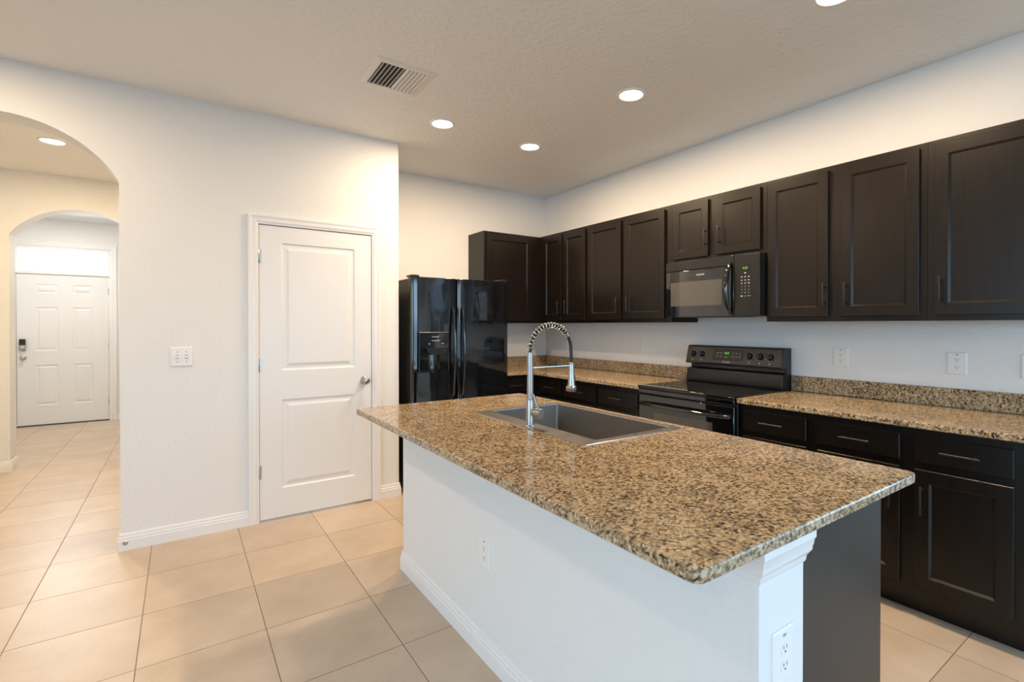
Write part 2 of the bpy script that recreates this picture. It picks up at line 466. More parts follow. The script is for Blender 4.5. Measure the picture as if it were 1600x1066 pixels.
struct('wall_family', holed(BM(), f_px(XL), (YR, Y1, 0, H), (-1.9, 1.3, 0.25, 2.25), 0, -0.12), 'wall', 'far wall of the family room with an assumed wide window', 'wall', smooth=0)

def window(name, fr, a0, a1, b0, b1, label, mull=1):
    bm = BM(); w = 0.05
    rectloft(bm, fr, a0, a1, b0, b1, [(0, -0.09), (0, -0.03), (w, -0.03), (w, -0.09)], False, False)
    for k in range(1, mull + 1):
        c = a0 + (a1 - a0) * k / (mull + 1)
        fbox(bm, fr, c - 0.03, c + 0.03, b0 + w, b1 - w, -0.08, -0.035)
    o = struct(name, bm, 'frame_white', label, 'window', smooth=0)
    obj('pane', fbox(BM(), fr, a0 + w, a1 - w, b0 + w, b1 - w, -0.064, -0.060), 'glass', o, smooth=0)
    return o
window('assumed_window_1', f_mx(X2), 0.12, 1.88, 0.03, 2.12, 'assumed white framed patio door, unseen beyond the kitchen cabinets', 1)  # this and the next two: assumed openings, added to let daylight in
window('assumed_window_2', Fr((0, YR, 0), (-1, 0, 0), (0, 0, 1), (0, 1, 0)), -3.15, 0.55, 0.01, 2.3, 'assumed white framed sliding glass doors, unseen behind the viewer', 2)
window('assumed_window_3', f_px(XL), -1.9, 1.3, 0.25, 2.25, 'assumed wide white framed window of the family room, unseen', 2)

# hall and foyer
struct('wall_hall_side', box(BM(), 0.05, 0.17, Y1 + 0.2, YH, 0, H), 'wall', 'right wall of the small hall behind the arch', 'wall', smooth=0)
struct('wall_hall_far_side', box(BM(), -2.52, -2.4, Y1 + 0.2, YH, 0, H), 'wall', 'left wall of the small hall behind the arch', 'wall', smooth=0)
pts = [(-2.52, 0), (-1.293, 0)] + arch(-1.293, -0.285, 2.204, 2.487)[::-1] + [(-0.285, 0), (0.17, 0), (0.17, H), (-2.52, H)]
struct('wall_hall', prism(BM(), f_my(YH), pts, 0, -0.2), 'wall', 'warm lit hall wall with the second arched opening', 'wall', smooth=20)
struct('wall_foyer_left', box(BM(), -2.37, -2.25, YH + 0.2, YF, 0, H), 'wall', 'left wall of the entry foyer', 'wall', smooth=0)
struct('wall_foyer_right', box(BM(), -0.28, -0.16, YH + 0.2, YF, 0, H), 'wall', 'right wall of the entry foyer', 'wall', smooth=0)
EX0, EX1 = -1.772, -0.842                                         # entry door leaf
pts = [(-2.37, 0), (EX0 - 0.035, 0), (EX0 - 0.035, 2.425), (EX1 + 0.035, 2.425), (EX1 + 0.035, 0), (-0.16, 0), (-0.16, H), (-2.37, H)]
struct('wall_foyer', prism(BM(), f_my(YF), pts, 0, -0.16), 'wall', 'pale wall around the white entry door', 'wall', smooth=0)

BASE = [(0, 0), (0.014, 0), (0.014, 0.058), (0.0115, 0.062), (0.0115, 0.074), (0.008, 0.080), (0.0075, 0.092), (0.004, 0.1), (0, 0.1)]
def baseboard(name, path, label, side=1):
    return struct(name, sweep(BM(), f_up(), path, BASE, side), 'trim', label, 'baseboard', smooth=0)
baseboard('baseboard_left', [(DX0 - 0.064, Y1), (-0.30, Y1), (-0.30, Y1 + 0.2), (0.05, Y1 + 0.2)], 'white stepped baseboard between the arch and the closet door', 1)
baseboard('baseboard_closet', [(XC, Y1 + 0.055), (XC, Y1), (DX1 + 0.064, Y1)], 'short white baseboard right of the closet door', 1)
baseboard('baseboard_family', [(-1.287, Y1 + 0.2), (-1.287, Y1), (XL, Y1)], 'white baseboard left of the arch', 1)
baseboard('baseboard_hall', [(-1.293, YH + 0.2), (-1.293, YH), (-2.4, YH)], 'white baseboard at the left foot of the second arch', 1)
baseboard('baseboard_hall_right', [(0.05, YH), (-0.285, YH), (-0.285, YH + 0.2)], 'white baseboard at the right foot of the second arch', 1)
baseboard('baseboard_foyer', [(-0.28, YF - 0.0), (EX1 + 0.095, YF)], 'short white baseboard right of the entry door', 1)

# ---- casings
CAS = [(0, 0), (0, 0.010), (0.012, 0.013), (0.018, 0.0165), (0.040, 0.0165), (0.050, 0.020), (0.062, 0.020), (0.064, 0.017), (0.064, 0)]
fr = f_my(Y1)
g = JG
struct('trim_1', sweep(BM(), fr, [(DX0 - g, 0), (DX0 - g, DZ + g), (DX1 + g, DZ + g), (DX1 + g, 0)], CAS, 1), 'trim', 'white moulded casing around the closet door', 'door casing', smooth=0)
fr = f_my(YF)
struct('trim_2', sweep(BM(), fr, [(EX0 - 0.03, 0), (EX0 - 0.03, 2.42), (EX1 + 0.03, 2.42), (EX1 + 0.03, 0)], CAS, 1), 'trim', 'white casing around the entry door and its transom window', 'door casing', smooth=0)
bm = BM()
for a0, a1, b0, b1 in ((EX0 - 0.034, EX0 - 0.006, 0, 2.42), (EX1 + 0.006, EX1 + 0.034, 0, 2.42), (EX0 - 0.006, EX1 + 0.006, 2.05, 2.085), (EX0 - 0.006, EX1 + 0.006, 2.385, 2.42)):
    fbox(bm, fr, a0, a1, b0, b1, -0.12, 0.0)
for a0, a1 in ((EX0 - 0.006, EX0 + 0.012), (EX1 - 0.012, EX1 + 0.006)): fbox(bm, fr, a0, a1, 2.085, 2.385, -0.09, -0.015)
tw = struct('window_4', bm, 'frame_white', 'bright transom window above the white entry door', 'window', smooth=0)
obj('pane', fbox(BM(), fr, EX0 + 0.012, EX1 - 0.012, 2.085, 2.385, -0.056, -0.05), 'glass', tw, smooth=0)

# ---- doors
def panelled(bm, fr, a0, a1, b0, b1, t, As, Bs, cells, prof):
    """slab with moulded panels in the given cells of the grid; front at c = 0"""
    xs = [a0] + As + [a1]; zs = [b0] + Bs + [b1]
    grid_face(bm, fr, xs, zs, 0, set(cells))
    for i, j in cells:
        rectloft(bm, fr, xs[i], xs[i + 1], zs[j], zs[j + 1], prof, False, True)
    A = loop(bm, [fr(a0, b0, 0), fr(a1, b0, 0), fr(a1, b1, 0), fr(a0, b1, 0)]); B = loop(bm, [fr(a0, b0, -t), fr(a1, b0, -t), fr(a1, b1, -t), fr(a0, b1, -t)])
    bridge(bm, A, B); face(bm, B)
    bmesh.ops.remove_doubles(bm, verts=bm.verts[:], dist=1e-5)
    return bm
def hinges(fr, a, zs, parent):
    for z in zs:
        bm = BM()
        f2 = Fr(fr(a, z - 0.045, 0.004), fr.u, -fr.n, fr.v)
        lathe(bm, f2, [(0.0035, -0.004), (0.0062, 0), (0.0062, 0.09), (0.0035, 0.094)], 12)
        fbox(bm, fr, a - 0.002, a + 0.016, z - 0.045, z + 0.045, -0.001, 0.0015)
        obj('hinge', bm, 'nickel', parent)
def door_knob(fr, a, z, parent, name='knob'):
    f2 = Fr(fr(a, z, 0), fr.u, fr.v, fr.n)
    obj(name, lathe(BM(), f2, [(0.032, 0), (0.032, 0.006), (0.026, 0.010), (0.012, 0.014), (0.011, 0.03), (0.018, 0.036), (0.026, 0.046), (0.027, 0.054), (0.022, 0.063), (0.012, 0.067)], 28), 'nickel', parent)

fr = f_my(Y1 - 0.002)
PR = [(0, 0), (0.006, -0.006), (0.016, -0.0075), (0.030, -0.006), (0.048, -0.0008), (0.052, -0.0008)]
bm = panelled(BM(), fr, DX0, DX1, 0.014, DZ - 0.002, 0.035, [0.575, 1.074], [0.215, 0.835, 1.04, 1.93], [(1, 1), (1, 3)], PR)
d1 = struct('door_1', bm, 'door_white', 'white two-panel closet door with a satin knob', 'door', smooth=0)
door_knob(fr, 1.1455, 0.935, d1)
obj('latch_plate', fbox(BM(), fr, DX1 - 0.001, DX1 + 0.004, 0.905, 0.965, -0.004, 0.003), 'nickel', d1, smooth=0)
hinges(fr, DX0 - 0.003, (1.828, 1.084, 0.343), d1)
fr = f_my(9.371)
PR6 = [(0, 0), (0.005, -0.005), (0.014, -0.007), (0.026, -0.006), (0.042, -0.001), (0.046, -0.001)]
bm = panelled(BM(), fr, EX0, EX1, 0.016, 2.047, 0.045, [-1.594, -1.368, -1.222, -1.012], [0.275, 0.82, 1.01, 1.602, 1.79, 1.912], [(1, 1), (3, 1), (1, 3), (3, 3), (1, 5), (3, 5)], PR6)
d2 = struct('door_2', bm, 'door_white', 'white six-panel entry door with a black keypad lock', 'door', smooth=0)
door_knob(fr, -1.714, 0.925, d2)
kp = obj('keypad_lock', fbox(BM(), fr, -1.748, -1.682, 1.02, 1.175, 0, 0.03), 'nickel', d2, bevel=0.008)
kp['label'] = 'satin keypad deadbolt with a black top'
obj('keypad_cover', fbox(BM(), fr, -1.745, -1.685, 1.092, 1.172, 0.028, 0.034), 'black_plastic', kp, bevel=0.004)
f2 = Fr(fr(-1.715, 1.05, 0.03), fr.u, fr.v, fr.n)
obj('thumb_turn', lathe(BM(), f2, [(0.022, 0), (0.022, 0.008), (0.014, 0.012), (0.012, 0.02)], 24), 'nickel', kp)
hinges(fr, EX1 + 0.002, (1.84, 1.06, 0.27), d2)
obj('threshold', fbox(BM(), fr, EX0 - 0.005, EX1 + 0.005, 0, 0.012, -0.1, 0.012), 'slot', d2, smooth=0)

# small round cap in the baseboard beside the arch
t = tag(obj('cable_cap', lathe(BM(), f_my(Y1 - 0.014, -0.277, 0.046), [(0.013, 0), (0.013, 0.002), (0.010, 0.005), (0.006, 0.0055), (0.005, 0.002)], 24), 'nickel', None, loc=(-0.277, Y1 - 0.014, 0.046)),
        'tiny round metal cap set in the baseboard beside the arch', 'cap')

# ------------------------------------------------------------------ island wall (drywall) and its trim
IX0, IX1, IYN, IYF = 1.005, 1.19, 0.592, 2.69
struct('wall_island', box(BM(), IX0, IX1 - 0.003, IYN + 0.014, IYF, 0, 0.883), 'wall', 'grey-white textured half wall carrying the island worktop', 'half wall', smooth=0)
bm = BM()
box(bm, IX0 - 0.001, IX1, IYN, IYN + 0.014, 0, 0.883)
struct('trim_3', bm, 'trim', 'smooth white end board of the island half wall', 'trim board', smooth=0)
baseboard('baseboard_island', [(IX1, IYF), (IX0, IYF), (IX0, IYN + 0.015)], 'white stepped baseboard along the island half wall', -1)
bm = BM()
prev = None
for a, z in ((0.002, 0.800), (0.006, 0.806), (0.008, 0.818), (0.014, 0.826), (0.021, 0.836), (0.022, 0.846), (0.024, 0.850), (0.026, 0.862), (0.030, 0.868), (0.030, 0.8835)):
    x0, x1, y0, y1 = IX0 - 0.001 - a, IX1 + 0.0005, IYN - a, 0.70
    lp = loop(bm, [(x0, y0, z), (x1, y0, z), (x1, IYN - 0.0005, z), (IX0 - 0.0015, IYN - 0.0005, z), (IX0 - 0.0015, y1, z), (x0, y1, z)])
    if prev is None: face(bm, lp[::-1])
    else: bridge(bm, prev, lp)
    prev = lp
face(bm, prev)
struct('trim_4', bm, 'trim', 'white crown moulding under the near end of the island worktop', 'moulding', smooth=25)

# ------------------------------------------------------------------ cabinets
def bar_pull(fr, a, b, length, vertical, parent):
    bm = BM(); h = length / 2
    def pt(t, c): return fr(a, b + t, c) if vertical else fr(a + t, b, c)
    tube(bm, [pt(-h, 0.029), pt(-h + 0.003, 0.0305), pt(h - 0.003, 0.0305), pt(h, 0.029)], 0.0052, 10)
    for s in (-1, 1):
        tube(bm, [pt(s * (h - 0.018), 0.0), pt(s * (h - 0.018), 0.03)], 0.0042, 8)
    return obj('handle', bm, 'handle', parent)
def cab_door(fr, a0, a1, b0, b1, parent, handle=None, name='door', rail=0.055, drawer=False):
    """front at c from 0 to 0.02"""
    if drawer: prof = [(0, 0), (0, 0.0165), (0.0035, 0.02), (0.008, 0.02)]
    else: prof = [(0, 0), (0, 0.0185), (0.0015, 0.02), (rail, 0.02), (rail + 0.0095, 0.0105), (rail + 0.011, 0.0105)]
    o = obj(name, rectloft(BM(), fr, a0, a1, b0, b1, prof), 'wood', parent, smooth=0)
    if handle:
        ha, hb, ln, vert = handle
        f2 = Fr(fr(0, 0, 0.02), fr.u, fr.v, fr.n)
        bar_pull(f2, ha, hb, ln, vert, o)
    return o
XU = 3.077; ZB, ZT = 1.379, 2.279
def upper(y0, y1, doors, label, zb=ZB, hz=None, x1=X2 - 0.002):
    """y0 > y1; doors = [(yleft, yright, handle_y)]"""
    t = thing('upper_cabinet', label, 'upper cabinet', (XU, (y0 + y1) / 2, zb), 'dark upper cabinets')
    obj('case', box(BM(), XU, x1, y1 + 0.0006, y0 - 0.0006, zb, ZT), 'wood', t, smooth=0)
    fr = f_mx(XU - 0.0004)
    for yl, yr, hy in doors:
        cab_door(fr, -yl, -yr, zb + 0.028, ZT - 0.026, t, (-hy, zb + 0.151 if hz is None else hz, 0.128, True) if hy else None)
    return t
upper(4.23, 3.503, [(4.185, 3.876, 3.905), (3.846, 3.522, 3.79)], 'dark two-door upper cabinet at the corner of the right wall')
upper(3.503, 2.53, [(3.483, 3.061, 3.092), (3.021, 2.588, 2.966)], 'dark two-door upper cabinet just left of the microwave')
upper(2.53, 1.767, [(2.508, 2.196, 2.206), (2.134, 1.803, 2.096)], 'short dark two-door upper cabinet above the microwave', zb=1.823, hz=1.98)
upper(1.767, 0.917, [(1.752, 1.387, 1.40), (1.318, 0.947, 1.286)], 'dark two-door upper cabinet just right of the microwave')
upper(0.917, 0.46, [(0.885, 0.49, 0.855)], 'dark upper cabinet at the right edge of the view')
# corner cabinet on the back wall
t = thing('upper_cabinet', 'dark single-door upper cabinet on the back wall above the refrigerator corner', 'upper cabinet', (2.7, 4.268, ZB), 'dark upper cabinets')
obj('case', box(BM(), 2.407, XU, 4.268, YB - 0.002, ZB, ZT), 'wood', t, smooth=0)
obj('corner_filler', box(BM(), XU, X2 - 0.002, 4.2306, YB - 0.002, ZB, ZT), 'wood', t, smooth=0)
cab_door(f_my(4.2676), 2.432, 2.965, ZB + 0.028, ZT - 0.026, t)

XF = 2.775                                                        # face of the base cabinets
def base_cab(y0, y1, fronts, label, x1=X2 - 0.002):
    """fronts = [(kind, yl, yr, z0, z1, handle)]"""
    t = thing('base_cabinet', label, 'base cabinet', (XF, (y0 + y1) / 2, 0), 'dark base cabinets')
    bm = BM(); box(bm, XF, x1, y1 + 0.0006, y0 - 0.0006, 0.095, 0.883)
    obj('case', bm, 'wood', t, smooth=0)
    obj('toe_kick', box(BM(), XF + 0.07, x1, y1 + 0.0006, y0 - 0.0006, 0.0, 0.0945), 'wood', t, smooth=0)
    fr = f_mx(XF - 0.0004)
    for k, yl, yr, z0, z1, hd in fronts:
        if k == 'drawer': cab_door(fr, -yl, -yr, z0, z1, t, (-(yl + yr) / 2, (z0 + z1) / 2, 0.136, False), 'drawer', drawer=True)
        else: cab_door(fr, -yl, -yr, z0, z1, t, (-hd, z1 - 0.135, 0.128, True) if hd else None)
    return t
DZ0, DZ1, PZ0, PZ1 = 0.727, 0.848, 0.150, 0.694
def fronts(yl, yr, hy): return [('drawer', yl, yr, DZ0, DZ1, None), ('door', yl, yr, PZ0, PZ1, hy)]
base_cab(3.93, 3.487, fronts(3.81, 3.507, 3.54), 'dark base cabinet under the inner corner of the worktop')
base_cab(3.487, 2.546, fronts(3.467, 3.039, 3.07) + fronts(3.019, 2.578, 2.985), 'dark base cabinet just left of the range')
base_cab(1.762, 1.33, fronts(1.733, 1.358, 1.39), 'dark base cabinet with one drawer just right of the range')
base_cab(1.33, 0.46, fronts(1.301, 0.926, 0.96) + fronts(0.868, 0.529, 0.836), 'dark base cabinet with two drawers behind the island end')
# base cabinet on the back wall between refrigerator and corner
t = thing('base_cabinet', 'dark base cabinet on the back wall right of the refrigerator', 'base cabinet', (2.6, 3.975, 0), 'dark base cabinets')
obj('case', box(BM(), 2.412, X2 - 0.002, 3.975, YB - 0.002, 0.095, 0.883), 'wood', t, smooth=0)
obj('toe_kick', box(BM(), 2.412, X2 - 0.002, 4.045, YB - 0.002, 0, 0.0945), 'wood', t, smooth=0)
fr = f_my(3.9746)
cab_door(fr, 2.43, 2.70, DZ0, DZ1, t, (2.565, 0.787, 0.136, False), 'drawer', drawer=True)
cab_door(fr, 2.43, 2.70, PZ0, PZ1, t, (2.46, PZ1 - 0.135, 0.128, True))
obj('corner_filler', box(BM(), XF, X2 - 0.002, 3.9305, 3.9745, 0.0, 0.883), 'wood', t, smooth=0)

# ---- island base cabinet, doors on its hidden side
t = thing('base_cabinet', 'dark island base cabinet behind the half wall under the sink', 'base cabinet', (1.5, 1.65, 0), 'dark base cabinets')
obj('end_panel', box(BM(), IX1 + 0.001, 1.7215, 0.628, 0.648, 0.0, 0.883), 'wood', t, smooth=0)
obj('face_frame', box(BM(), 1.7225, 1.742, 0.6485, 2.66, 0.095, 0.883), 'wood', t, smooth=0)
obj('far_panel', box(BM(), IX1 + 0.001, 1.7145, 2.64, 2.66, 0.0, 0.883), 'wood', t, smooth=0)
obj('toe_kick', box(BM(), 1.64, 1.66, 0.6485, 2.6395, 0.0, 0.0945), 'wood', t, smooth=0)
fr = f_px(1.7424)
for a0, a1, hs in ((0.640, 1.10, 1), (1.12, 1.33, -1), (1.36, 1.79, 1), (1.81, 2.25, -1), (2.28, 2.63, -1)):
    cab_door(fr, a0, a1, PZ0, 0.848, t, (a1 - 0.03 if hs > 0 else a0 + 0.03, 0.70, 0.128, True))

# ------------------------------------------------------------------ worktops
def slab(name, outer, r, hole, z0, z1, label, cat='worktop', parent=None):
    bm = BM()
    ins = [(0.004, z0), (0.0, z0 + 0.004), (0.0, z1 - 0.006), (0.0018, z1 - 0.0018), (0.006, z1)]
    loops = [loop(bm, [(x, y, z) for x, y in rrect(*outer, r, 6, i)]) for i, z in ins]
    for A, B in zip(loops, loops[1:]): bridge(bm, A, B)
    def cap(lp, z):
        if hole is None: face(bm, lp); return None
        hl = loop(bm, [(x, y, z) for x, y in rrect(*hole, 0.01, 3)])
        es = [bm.edges.get((a, b)) or bm.edges.new((a, b)) for q in (lp, hl) for a, b in zip(q, q[1:] + q[:1])]
        bmesh.ops.triangle_fill(bm, edges=es, use_beauty=True)
        return hl
    h0 = cap(loops[0], z0); h1 = cap(loops[-1], z1)
    if hole: bridge(bm, h0, h1)
    o = obj(name, bm, 'granite', parent, loc=((outer[0] + outer[1]) / 2, (outer[2] + outer[3]) / 2, z0) if parent is None else None, smooth=0)
    if parent is None: tag(o, label, cat)
    return o
ZC = 0.914
slab('countertop', (0.752, 1.803, 0.5575, 2.715), 0.028, (1.272, 1.732, 1.402, 2.226), 0.884, ZC, 'tan speckled granite worktop of the island holding the sink')
def lsplash(o, boxes):
    for b in boxes: obj('backsplash', box(BM(), *b), 'granite', o, bevel=0.003)
c1 = slab('countertop', (2.735, X2 - 0.002, 0.44, 1.7615), 0.006, None, 0.884, ZC, 'tan speckled granite worktop right of the range')
lsplash(c1, [(X2 - 0.022, X2 - 0.0015, 0.44, 1.7615, ZC + 0.0004, 1.016)])
# L-shaped worktop left of the range
bm = BM()
outl = [(2.735, 2.5465), (X2 - 0.002, 2.5465), (X2 - 0.002, YB - 0.002), (2.412, YB - 0.002), (2.412, 3.935), (2.735, 3.935)]
prism(bm, f_up(), outl, 0.884, ZC)
c2 = tag(obj('countertop', bm, 'granite', None, loc=(3.0, 3.4, 0.884), bevel=0.004), 'tan speckled granite corner worktop left of the range', 'worktop')
lsplash(c2, [(X2 - 0.022, X2 - 0.0015, 2.5465, YB - 0.0225, ZC + 0.0004, 1.016), (2.412, X2 - 0.0015, YB - 0.022, YB - 0.0015, ZC + 0.0004, 1.016)])

# ------------------------------------------------------------------ sink and faucet
t = thing('kitchen_sink', 'stainless steel single-bowl sink let into the island worktop', 'sink', (1.47, 1.81, ZC))
SO = (1.198, 1.742, 1.378, 2.238); SI = (1.287, 1.719, 1.417, 2.212)
bm = BM()
Ls = [loop(bm, [(x, y, z) for x, y in rrect(*SO, 0.012, 4, i)]) for i, z in ((0, ZC + 0.0004), (0.0, ZC + 0.0025), (0.002, ZC + 0.0042))]
for A, B in zip(Ls, Ls[1:]): bridge(bm, A, B)
inn = loop(bm, [(x, y, ZC + 0.0042) for x, y in rrect(*SI, 0.012, 4)])
bridge(bm, Ls[-1], inn)
inn2 = loop(bm, [(x, y, ZC - 0.002) for x, y in rrect(*SI, 0.012, 4, 0.002)])
bridge(bm, inn, inn2)
obj('rim', bm, 'steel', t, smooth=30)
bm = BM()
Ls = [loop(bm, [(x, y, z) for x, y in rrect(*SI, 0.012 if z > ZC - 0.1 else 0.02, 4, i)]) for i, z in ((0.0025, ZC - 0.0005), (0.003, ZC - 0.19), (0.008, ZC - 0.203), (0.02, ZC - 0.208))]
for A, B in zip(Ls, Ls[1:]): bridge(bm, A, B)
face(bm, Ls[-1])
obj('basin', bm, 'steel_basin', t, smooth=30)
obj('drain', lathe(BM(), f_up(ZC - 0.208, 1.50, 1.815), [(0.055, 0.0005), (0.055, 0.003), (0.045, 0.004), (0.040, 0.0015), (0.012, 0.0015), (0.008, 0.006)], 28), 'chrome', t)

FX, FY, FZ = 1.232, 1.778, ZC + 0.0044
t = thing('kitchen_faucet', 'brushed steel spring-neck faucet standing on the sink rim', 'faucet', (FX, FY, FZ))
obj('base_body', lathe(BM(), f_up(FZ, FX, FY), [(0.023, 0), (0.023, 0.004), (0.0178, 0.006), (0.0178, 0.112), (0.0165, 0.116), (0.0125, 0.117)], 32), 'steel', t)
pst = obj('riser', lathe(BM(), f_up(FZ, FX, FY), [(0.0140, 0.117), (0.0130, 0.318), (0.010, 0.321)], 28), 'steel', t)
RA = 0.1135; ZA = FZ + 0.324
def arcp(th, r=RA): return Vector((FX + RA - r * math.cos(th), FY, ZA + r * math.sin(th)))
hose = [Vector((FX, FY, FZ + 0.315))] + [arcp(PI * i / 40) for i in range(41)] + [Vector((FX + 2 * RA + 0.0015, FY, ZA - 0.02)), Vector((FX + 2 * RA + 0.003, FY, ZA - 0.055))]
obj('hose', tube(BM(), hose, 0.0072, 12), 'rubber', t)
pth = []; turns, ns = 17, 22; th_end = PI * 140 / 180
for i in range(turns * ns + 1):
    f = i / (turns * ns); th = th_end * f
    c = arcp(th); rad = Vector((-math.cos(th), 0, math.sin(th))); w = 2 * PI * turns * f
    pth.append(c + 0.0120 * (math.cos(w) * rad + math.sin(w) * Vector((0, 1, 0))))
obj('spring_coil', tube(BM(), pth, 0.0030, 8), 'chrome', t)
e0 = arcp(th_end); e1 = arcp(th_end + 0.10)
obj('coil_end', tube(BM(), [e0, e1], 0.0125, 16), 'chrome', t)
HX = FX + 2 * RA + 0.003
hd = obj('spray_head', lathe(BM(), f_up(ZC, HX, FY), [(0.010, 0.272), (0.0115, 0.268), (0.0125, 0.235), (0.0165, 0.175), (0.0185, 0.163), (0.0245, 0.160), (0.0245, 0.142), (0.022, 0.138)], 28), 'steel', t)
obj('spray_button', box(BM(), HX + 0.012, HX + 0.0185, FY - 0.006, FY + 0.006, ZC + 0.185, ZC + 0.215), 'rubber', hd, bevel=0.002)
bm = BM(); tube(bm, [(FX + 0.008, FY, ZC + 0.256), (HX - 0.008, FY, ZC + 0.256)], 0.0042, 10)
obj('holder_arm', bm, 'chrome', t)
vd = Vector((0.18, -1, 0)).normalized(); vs = Vector((1, 0.18, 0)).normalized()
f2 = Fr((FX, FY, ZC + 0.066), vs, (0, 0, 1), vd)
obj('valve', lathe(BM(), f2, [(0.013, 0.006), (0.013, 0.030), (0.0205, 0.034), (0.0205, 0.066), (0.019, 0.068)], 28), 'steel', t)
p0 = Vector((FX, FY, ZC + 0.066)) + vd * 0.052 + Vector((0, 0, 0.018))
obj('lever', tube(BM(), [p0, p0 + Vector((-0.004, 0.012, 0.03)), p0 + Vector((-0.010, 0.026, 0.062))], 0.0042, 10), 'chrome', t)

# ------------------------------------------------------------------ refrigerator
RX0, RX1, RYF, RZ = 1.492, 2.40, 3.80, 1.745
t = thing('refrigerator', 'glossy black side-by-side refrigerator in the wall recess', 'refrigerator', (1.946, 3.86, 0))
obj('cabinet', box(BM(), RX0 + 0.003, RX1 - 0.003, RYF + 0.075, YB - 0.03, 0.02, RZ - 0.012), 'black_side', t, bevel=0.004)
obj('kick_plate', box(BM(), RX0 + 0.01, RX1 - 0.01, RYF + 0.06, RYF + 0.074, 0.0, 0.09), 'black_plastic', t, bevel=0.004)
XS = 1.889
def fdoor(x0, x1, name, s0, s1):
    """door leaf with a gently contoured front (slope s0 at the left to s1 at the right) and rolled sides"""
    bm = BM(); r = 0.030; w = x1 - x0
    q = lambda f: w * (s0 * f + (s1 - s0) * f * f / 2)
    base = min(q(k / 40) for k in range(41))
    es = [0, 0.002, 0.006, 0.012, 0.02, r]
    pr = []
    for x in [x0 + e for e in es] + [x0 + r + (w - 2 * r) * k / 10 for k in range(1, 10)] + [x1 - e for e in es[::-1]]:
        e = min(x - x0, x1 - x); y = RYF + q((x - x0) / w) - base
        if e < r: y += r - math.sqrt(max(r * r - (r - e) ** 2, 0))
        pr.append((x, y))
    pr += [(x1, RYF + 0.072), (x0, RYF + 0.072)]
    prism(bm, f_up(), pr, 0.10, RZ)
    return obj(name, bm, 'black_gloss', t, smooth=28, bevel=0.003)
dz = fdoor(RX0, XS - 0.003, 'freezer_door', -0.060, -0.020); df = fdoor(XS + 0.003, RX1, 'fridge_door', -0.045, 0.030)
for nm, x in (('left', 1.846), ('right', 1.933)):
    bm = BM(); path = []; rs = []
    for i in range(25):
        f = i / 24; z = 0.77 + 0.735 * f
        path.append((x, RYF - 0.004 - 0.052 * (math.sin(PI * f) ** 0.55), z)); rs.append(0.0135 if 0 < i < 24 else 0.011)
    tube(bm, path, 0.0135, 12, rs)
    obj('handle', bm, 'black_gloss', dz if nm == 'left' else df)
for x0, x1 in ((RX0 + 0.005, RX0 + 0.075), (RX1 - 0.075, RX1 - 0.005)):
    obj('hinge_cover', box(BM(), x0, x1, RYF + 0.02, RYF + 0.14, RZ + 0.0005, RZ + 0.018), 'black_plastic', t, bevel=0.008)
# dispenser in the freezer door
fr = f_my(RYF - 0.001)
dp = obj('dispenser', rectloft(BM(), fr, 1.545, 1.81, 0.975, 1.30, [(0, 0), (0, 0.010), (0.003, 0.012), (0.007, 0.012), (0.009, 0.0098), (0.012, 0.0098)]), 'black_plastic', dz, smooth=0)
bm = BM()
prism(bm, f_up(), [(1.6775 + 0.05 * math.cos(PI + PI * i / 14), RYF - 0.0115 - 0.0 + 0.016 * math.sin(PI + PI * i / 14)) for i in range(15)], 0.995, 1.118)
obj('paddle', bm, 'black_gloss', dp, smooth=40)
obj('niche', fbox(BM(), fr, 1.556, 1.80, 0.99, 1.168, 0.0095, 0.0104), 'black_glass', dp, smooth=0)
obj('nozzle', prism(BM(), fr, [(1.60, 1.168), (1.755, 1.168), (1.745, 1.14), (1.70, 1.122), (1.655, 1.122), (1.61, 1.14)], 0.0106, 0.035), 'black_plastic', dp, smooth=0)
obj('drip_tray', prism(BM(), f_up(), [(1.548 + 0.259 * i / 12, RYF - 0.012 - 0.026 * math.sin(PI * i / 12)) for i in range(13)] + [(1.807, RYF - 0.011), (1.548, RYF - 0.011)], 0.978, 0.990), 'black_gloss', dp, bevel=0.002)
obj('control_panel', fbox(BM(), fr, 1.556, 1.80, 1.172, 1.289, 0.0095, 0.0125), 'black_gloss', dp, smooth=0)
obj('blade_mark', prism(BM(), fr, [(1.728, 1.196), (1.757, 1.268), (1.785, 1.288), (1.797, 1.282), (1.797, 1.215), (1.775, 1.19)], 0.0126, 0.0150), 'black_plastic', dp, smooth=0)
f2 = Fr(fr(1.688, 1.262, 0.0128), fr.u, fr.v, fr.n)
obj('brand_lettering', text_bm('FRIGIDAIRE', 0.0125, f2), 'print', dp, smooth=0)
for a0, a1, b0, b1, c in [(a - 0.006, a + 0.005, 1.228, 1.234, 0.0126) for a in (1.662, 1.680, 1.697, 1.714)] + [(1.628, 1.640, 1.202, 1.208, 0.0126), (1.737, 1.760, 1.204, 1.209, 0.0151)]:
    obj('button_mark', fbox(BM(), fr, a0, a1, b0, b1, c, c + 0.0005), 'print', dp, smooth=0)

